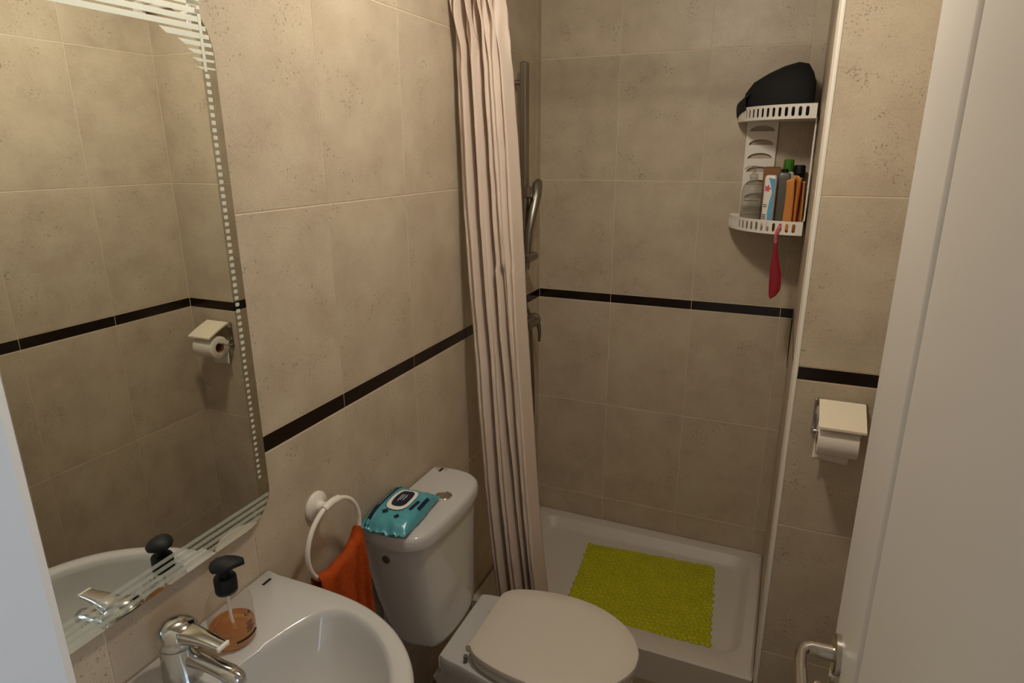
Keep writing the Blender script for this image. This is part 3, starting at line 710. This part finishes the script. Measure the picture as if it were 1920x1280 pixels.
# ------------------------------------------------------------------ corner shelf
cs_ = empty('corner_shelf', (XN, 0, 1.447)); tag(cs_, 'white two-tier plastic corner shelf with slotted baskets', 'corner shelf')
def cpart(b_, name, m='white', smooth=40, solid=0):
    o = b_.build(name, m, smooth=smooth); ch_(o, cs_)
    if solid: q = o.modifiers.new('thick', 'SOLIDIFY'); q.thickness = solid; q.offset = 0
    return o
SR = .241; XC = XN - .010
def holed(bb, rect, hole, mp):
    """rectangle with one hole; mp maps flat (u,v) to 3d"""
    u0, v0, u1, v1 = rect; hc = (sum(h[0] for h in hole) / len(hole), sum(h[1] for h in hole) / len(hole))
    # project each hole point outwards on to the rectangle, and add the corners
    angs_ = [(math.atan2(h[1] - hc[1], h[0] - hc[0]), h) for h in hole]; angs_.sort(key=lambda q: q[0])
    def onrect(a):
        dx_, dy_ = math.cos(a), math.sin(a); ts = []
        if dx_ > 1e-9: ts.append((u1 - hc[0]) / dx_)
        if dx_ < -1e-9: ts.append((u0 - hc[0]) / dx_)
        if dy_ > 1e-9: ts.append((v1 - hc[1]) / dy_)
        if dy_ < -1e-9: ts.append((v0 - hc[1]) / dy_)
        q = min(ts); return (hc[0] + dx_ * q, hc[1] + dy_ * q)
    cor = [(math.atan2(v - hc[1], u - hc[0]), (u, v)) for u in (u0, u1) for v in (v0, v1)]
    n = len(angs_)
    for i in range(n):
        a0, h0 = angs_[i]; a1, h1 = angs_[(i + 1) % n]
        if i == n - 1: a1 += 2 * PI
        mids = sorted([(ca_ + (2 * PI if ca_ < a0 else 0), cp) for ca_, cp in cor if a0 < ca_ + (2 * PI if ca_ < a0 else 0) < a1])
        pts = [h0, onrect(a0)] + [cp for _, cp in mids] + [onrect(a1), h1]
        bb.add([mp(*p_) for p_ in pts], [tuple(range(len(pts)))])
def capsule(cu_, cv_, hw, hh, n=5):
    o = []
    for k in range(n): a = PI * k / (n - 1); o.append((cu_ + hw * math.cos(a), cv_ + hh - hw + hw * math.sin(a)))
    for k in range(n): a = PI + PI * k / (n - 1); o.append((cu_ + hw * math.cos(a), cv_ - hh + hw + hw * math.sin(a)))
    return o
for z0 in (1.447, 1.800):
    bb = B(); Lr = SR * PI / 2; nS = 17; m0 = .016
    cell = (Lr - 2 * m0) / nS; H_ = .043
    def mp(u, v, z0=z0): a = u / SR; return (XC - SR * math.cos(a), -.002 - SR * math.sin(a), z0 + v)
    for k in range(nS):
        u0 = m0 + cell * k
        holed(bb, (u0, 0, u0 + cell, H_), capsule(u0 + cell / 2, H_ / 2, cell * .24, H_ * .33), mp)
    for ua, ub in ((0, m0), (Lr - m0, Lr)): bb.add([mp(ua, 0), mp(ub, 0), mp(ub, H_), mp(ua, H_)], [(0, 1, 2, 3)])
    cpart(bb, 'slotted_rim', 'white', None, .003)
    arc_ = [(XC - SR * math.cos(PI / 2 * k / 24), -.002 - SR * math.sin(PI / 2 * k / 24)) for k in range(25)]
    pl_ = [(XC, -.002)] + arc_
    cpart(B().loft([[(x, y, z0 + .0005) for x, y in pl_], [(x, y, z0 + .0035) for x, y in pl_]]), 'basket_floor')
    cpart(B().box((XC - SR, -.0045, z0), (XC, -.0015, z0 + .043)).box((XC - .0030, -SR, z0), (XC, -.002, z0 + .043)), 'back_rail')
# pierced back panels
def panel(mp, name):
    bb = B(); w, h = .100, .0427
    z = 1.490; k = 0
    while z + h * 1.0 < 1.806:
        hole = [(-.040, h * .22), (.040, h * .22)] + [(.040 * math.cos(PI * q / 8), h * .24 + h * .42 * math.sin(PI * q / 8)) for q in range(9)]
        seen = []
        for q in hole:
            if all(math.hypot(q[0] - r_[0], q[1] - r_[1]) > .0006 for r_ in seen): seen.append(q)
        holed(bb, (-w / 2, 0, w / 2, h + .0025), [(a, b_) for a, b_ in seen], lambda u, v, z=z: mp(u, z + v))
        z += h + .0025
    cpart(bb, name, 'white', None, .004)
panel(lambda u, z: (.818 + u, -.010, z), 'pierced_panel')
panel(lambda u, z: (XN - .008, -.165 - u, z), 'pierced_panel')
ZSH = 1.447 + .0035
ZSU = 1.800 + .0035

# black bag on the upper basket
bag = empty('toiletry_bag', (.85, -.11, ZSU)); tag(bag, 'black fabric bag slumped on the top basket of the corner shelf', 'bag')
prof = [(.742, .025, .035), (.748, .055, .060), (.760, .088, .075), (.784, .116, .084), (.825, .140, .088), (.870, .158, .090), (.910, .168, .088), (.940, .163, .082), (.958, .140, .072), (.966, .105, .058), (.969, .06, .04)]
rings = []
for x, h, dpt in prof:
    rg = []
    for q in range(28):
        a = 2 * PI * q / 28; cc, ss = math.cos(a), math.sin(a)
        yy = -.108 + dpt * math.copysign(abs(cc) ** .75, cc); zz = (h * ss ** .8 if ss > 0 else 0)
        nn = noise.noise(Vector((x * 22, yy * 22, zz * 22)))
        lim = math.sqrt(max(0.0004, (SR - .006) ** 2 - (XC - x) ** 2))
        rg.append((x + .004 * nn, max(-max(.05, lim), min(-.012, yy + .006 * nn)), ZSU + .0005 + max(0, zz + .008 * nn * (1 if ss > .1 else 0))))
    rings.append(rg)
ch_(B().loft(rings).build('body', 'blackfabric', smooth=80), bag)
V_, F_ = [], []
for i in range(9):
    for j in range(9):
        s, t_ = i / 8, j / 8
        a = math.radians(4 + 26 * s); r_ = SR + .006 + .004 * math.sin(t_ * 3) - (.03 * max(0, t_ - .62) / .38)
        V_.append((XC - r_ * math.cos(a), -.002 - r_ * math.sin(a), 1.815 + .02 * s + .058 * t_ + (.02 * max(0, t_ - .6))))
for i in range(8):
    for j in range(8):
        a = i * 9 + j; F_.append((a, a + 9, a + 10, a + 1))
fo = mk('strap_flap', V_, F_, 'blackfabric', None, 80); ch_(fo, bag); q = fo.modifiers.new('thick', 'SOLIDIFY'); q.thickness = .004

# things in the lower basket
def bottle_root(name, loc, label, cat): o = empty(name, loc); tag(o, label, cat); return o
b1 = bottle_root('gel_bottle', (.811, -.106, ZSH), 'clear plastic pump bottle at the left of the lower basket', 'bottle')
B().lathe([(.030, .0005), (.034, .003), (.035, .008), (.035, .125), (.031, .142), (.020, .155), (.012, .160), (.012, .168)], n=32).build('bottle', 'gel', b1)
B().lathe([(.030, .002), (.033, .006), (.033, .075), (.0325, .0755)], n=32).build('gel', 'gel', b1)
B().lathe([(.013, .166), (.0135, .168), (.0135, .180), (.006, .182), (.0045, .198), (.010, .199), (.011, .206), (.006, .208)], n=20).tube([(0, 0, .203), (-.02, -.012, .203), (-.03, -.018, .198)], [.005, .0045, .003], 8).build('pump', 'gel', b1)
bb = B()
for k in range(8): bb.tube([(.0353 * math.cos(a), .0353 * math.sin(a), .095) for a in (math.radians(-128 + 10 * k), math.radians(-124 + 10 * k), math.radians(-121.5 + 10 * k))], .0011, 5)
bb.build('lettering', 'mark', b1)
b2 = bottle_root('carton', (.868, -.060, ZSH), 'brown carton behind the flower-printed bottle in the lower basket', 'carton')
B().box((-.030, -.020, .0005), (.026, .020, .200), .003).build('box', 'brown', b2, smooth=None)
B().box((-.026, -.016, .200), (.022, .016, .2035), .001).build('flap', 'brown', b2, smooth=None)
b3 = bottle_root('flower_bottle', (.868, -.170, ZSH), 'white bottle printed with a pink flower in the lower basket', 'bottle')
b3.rotation_euler = (0, 0, math.radians(-12))
def flat_bottle(w, dpt, h, key, root, nm='bottle', sh_=.02):
    rings = []
    for k, z in ((.93, .0005), (1, .004), (1, h - sh_), (.96, h - sh_ * .4), (.82, h - .002), (.6, h)):
        rings.append([(w * k * math.copysign(abs(math.cos(a)) ** .5, math.cos(a)), dpt * k * math.copysign(abs(math.sin(a)) ** .5, math.sin(a)), z) for a in [2 * PI * q / 32 for q in range(32)]])
    return B().loft(rings).build(nm, key, root)
flat_bottle(.0185, .014, .180, 'white', b3)
yp = -.0145
def flatp(name, pts, key, root, y=yp, th=.0004): return B().loft([[(x, y, z) for x, z in pts], [(x, y - th, z) for x, z in pts]]).build(name, key, root, smooth=None)
pet = []
for k in range(20): a = 2 * PI * k / 20; r_ = .0085 + .003 * math.cos(5 * a); pet.append((-.005 + r_ * math.cos(a), .138 + 1.1 * r_ * math.sin(a)))
flatp('flower_print', pet, 'print_pink', b3)
flatp('wave_print', [(.003, .03), (.016, .03), (.016, .168), (-.004, .172), (.004, .150), (.010, .125), (.004, .095), (.001, .06)], 'print_blue', b3, yp + .0001)
for z in (.085, .079, .052, .046, .040): flatp('small_print', [(-.014, z), (-.003, z), (-.003, z + .0022), (-.014, z + .0022)], 'mark', b3)
b4 = bottle_root('shampoo_bottle', (.906, -.140, ZSH), 'dark grey rectangular bottle between flower bottle and ochre cloth', 'bottle')
flat_bottle(.021, .016, .188, 'slate', b4); B().lathe([(.011, .186), (.011, .196), (.009, .198)], n=20).build('cap', 'black', b4)
b5 = bottle_root('lotion_bottle', (.915, -.066, ZSH), 'white bottle with a green cap at the back of the basket', 'bottle')
B().lathe([(.018, .0005), (.021, .004), (.021, .175), (.018, .186), (.013, .190)], n=28).build('bottle', 'white', b5)
B().lathe([(.0165, .188), (.017, .190), (.0165, .224), (.013, .228)], n=28).build('cap', 'green', b5)
b6 = bottle_root('tall_bottle', (.950, -.052, ZSH), 'black bottle behind the ochre cloth in the lower basket', 'bottle')
B().lathe([(.017, .0005), (.020, .004), (.020, .150), (.014, .165), (.010, .170)], n=28).build('bottle', 'black', b6)
B().lathe([(.0175, .168), (.018, .170), (.018, .205), (.016, .209)], n=28).build('cap', 'black', b6)
B().lathe([(.0092, .1775), (.0092, .1785)], (0, -.0185, .185 - .178), 'z', 16).build('cap_label', 'slate', b6)
# ochre cloth, folded and stuffed between bottles and wall
V_, F_ = [], []
path = [(.915, -.190), (.938, -.197), (.940, -.180), (.936, -.160), (.946, -.172), (.951, -.196), (.955, -.180), (.956, -.150), (.965, -.168), (.970, -.192)]
pc = catmull([(x, y, 0) for x, y in path], 60, False); nz = 16
for i, p_ in enumerate(pc):
    s = i / 59; top = .160 + .012 * math.sin(s * 5) + .010 * s
    for k in range(nz + 1):
        t_ = k / nz
        V_.append((p_.x + .004 * math.sin(t_ * 3 + s * 8) * t_ * (1 - .4 * s), max(-.228, p_.y) + .003 * math.sin(t_ * 5 + s * 4), ZSH + .001 + top * t_ + .003 * noise.noise(Vector((s * 9, t_ * 4, 0))) * t_))
for i in range(59):
    for k in range(nz):
        a = i * (nz + 1) + k; F_.append((a, a + nz + 1, a + nz + 2, a + 1))
clo = empty('folded_cloth', (.945, -.18, ZSH)); tag(clo, 'ochre cleaning cloth folded upright at the right of the lower basket', 'cloth')
f_ = mk('cloth', V_, F_, 'cloth', None, 70); ch_(f_, clo); q = f_.modifiers.new('thick', 'SOLIDIFY'); q.thickness = .0035; q.offset = 0
hem = [V_[i * (nz + 1) + nz] for i in range(60)]
ch_(B().tube(hem, .0026, 8).build('hem', 'clothedge'), clo)
# red item hooked on the rim
ha = math.radians(74); hx, hy_ = XC - SR * math.cos(ha), -.002 - SR * math.sin(ha)
od = Vector((-math.cos(ha), -math.sin(ha), 0))
rs = empty('hanging_scraper', (hx, hy_, 1.447)); tag(rs, 'slim red plastic scraper hanging from the rim of the lower basket', 'scraper')
P0 = Vector((hx, hy_, 1.47))
hk = [P0 - od * .006 + Vector((0, 0, .006)), P0 + od * .004 + Vector((0, 0, .004)), P0 + od * .008 + Vector((-.004, 0, -.008)), P0 + od * .007 + Vector((-.008, 0, -.025)), P0 + od * .006 + Vector((-.006, 0, -.05))]
ch_(B().tube([tuple(p_) for p_ in hk], [.004, .005, .0055, .0045, .005], 10).build('hook', 'pink'), rs)
rings = []
for z, w, sx_ in ((-.045, .006, -.006), (-.08, .008, -.004), (-.115, .013, .000), (-.15, .0175, .004), (-.185, .0185, .006), (-.205, .017, .006), (-.222, .011, .002), (-.232, .004, -.003)):
    c_ = P0 + od * .006 + Vector((sx_, 0, z))
    rings.append([tuple(c_ + Vector((w * math.cos(a), .0035 * math.sin(a), 0))) for a in [2 * PI * k / 16 for k in range(16)]])
ch_(B().loft(rings).build('blade', 'red', smooth=60), rs)

# ------------------------------------------------------------------ toilet paper holder and roll
tp = empty('paper_holder', (1.11, YS, 1.0)); tag(tp, 'chrome toilet paper holder with a cream lid on the stub wall', 'paper holder')
def tpart(b_, name, m, smooth=40): o = b_.build(name, m, smooth=smooth); ch_(o, tp); return o
XA, XB = 1.061, 1.170
y_ = YS
lidr = []
for k in range(9):
    s = k / 8; yy = y_ - .010 - .098 * s; z = 1.070 - .030 * s - .010 * s * s
    lidr.append([(XA, yy, z), (XB, yy, z), (XB, yy, z + .006), (XA, yy, z + .006)])
tpart(B().loft(lidr), 'lid', 'lid', 30)
tpart(B().box((XA - .010, y_ - .006, .975), (XA + .012, y_ - .0003, 1.074), .002).box((XB - .012, y_ - .006, .975), (XB + .006, y_ - .0003, 1.074), .002).box((XA, y_ - .005, 1.058), (XB, y_ - .0003, 1.074), .001), 'wall_bracket', 'chrome')
RZ, RY = .993, y_ - .062
tpart(B().tube([(XA - .004, y_ - .003, .985), (XA - .006, y_ - .03, .988), (XA - .006, RY, RZ + .012), (XA + .002, RY, RZ + .012), (XA + .05, RY, RZ + .012), (XB - .004, RY, RZ + .012)], .0035, 10), 'arm', 'chrome')
tpart(B().tube([(XA + .004, y_ - .006, 1.066), (XA + .004, y_ - .014, 1.068)], .004, 8).tube([(XB - .004, y_ - .006, 1.066), (XB - .004, y_ - .014, 1.068)], .004, 8), 'hinge', 'chrome')
rl = empty('toilet_roll', (1.115, RY, RZ)); tag(rl, 'white toilet paper roll under the cream holder lid', 'toilet paper')
def lpart(b_, name, m, smooth=50): o = b_.build(name, m, smooth=smooth); ch_(o, rl); return o
x0, x1 = XA + .003, XA + .098
lpart(B().lathe([(.0198, 0), (.042, 0), (.0435, .0012), (.0435, x1 - x0 - .0012), (.042, x1 - x0), (.0198, x1 - x0)], (x0, RY, RZ - .006), 'x', 48, False, False), 'paper', 'paper')
lpart(B().lathe([(.0196, .001), (.0196, x1 - x0 - .001), (.0186, x1 - x0 - .001), (.0186, .001), (.0196, .001)], (x0, RY, RZ - .006), 'x', 32, False, False), 'core', 'brown')
tv = []; n1, n2 = 14, 8
for i in range(n1 + 1):
    t_ = i / n1
    for j in range(n2 + 1):
        s = j / n2
        z = RZ + .010 - .094 * t_; yb_ = RY + .0445 - .004 * math.sin(PI * t_) - .004 * t_
        tv.append((x0 - .004 * t_ + (x1 - x0 - .008 * t_) * s, yb_ + .0025 * math.sin(s * 3 + t_ * 2) * t_ - (.010 * t_ * t_ if s < .3 else 0) * (1 - s / .3), z - .006 * t_ * s))
tf = []
for i in range(n1):
    for j in range(n2): a = i * (n2 + 1) + j; tf.append((a, a + 1, a + n2 + 2, a + n2 + 1))
tl_ = mk('loose_sheet', tv, tf, 'paper', None, 60); ch_(tl_, rl); q = tl_.modifiers.new('thick', 'SOLIDIFY'); q.thickness = .0006
bpy.context.view_layer.update()
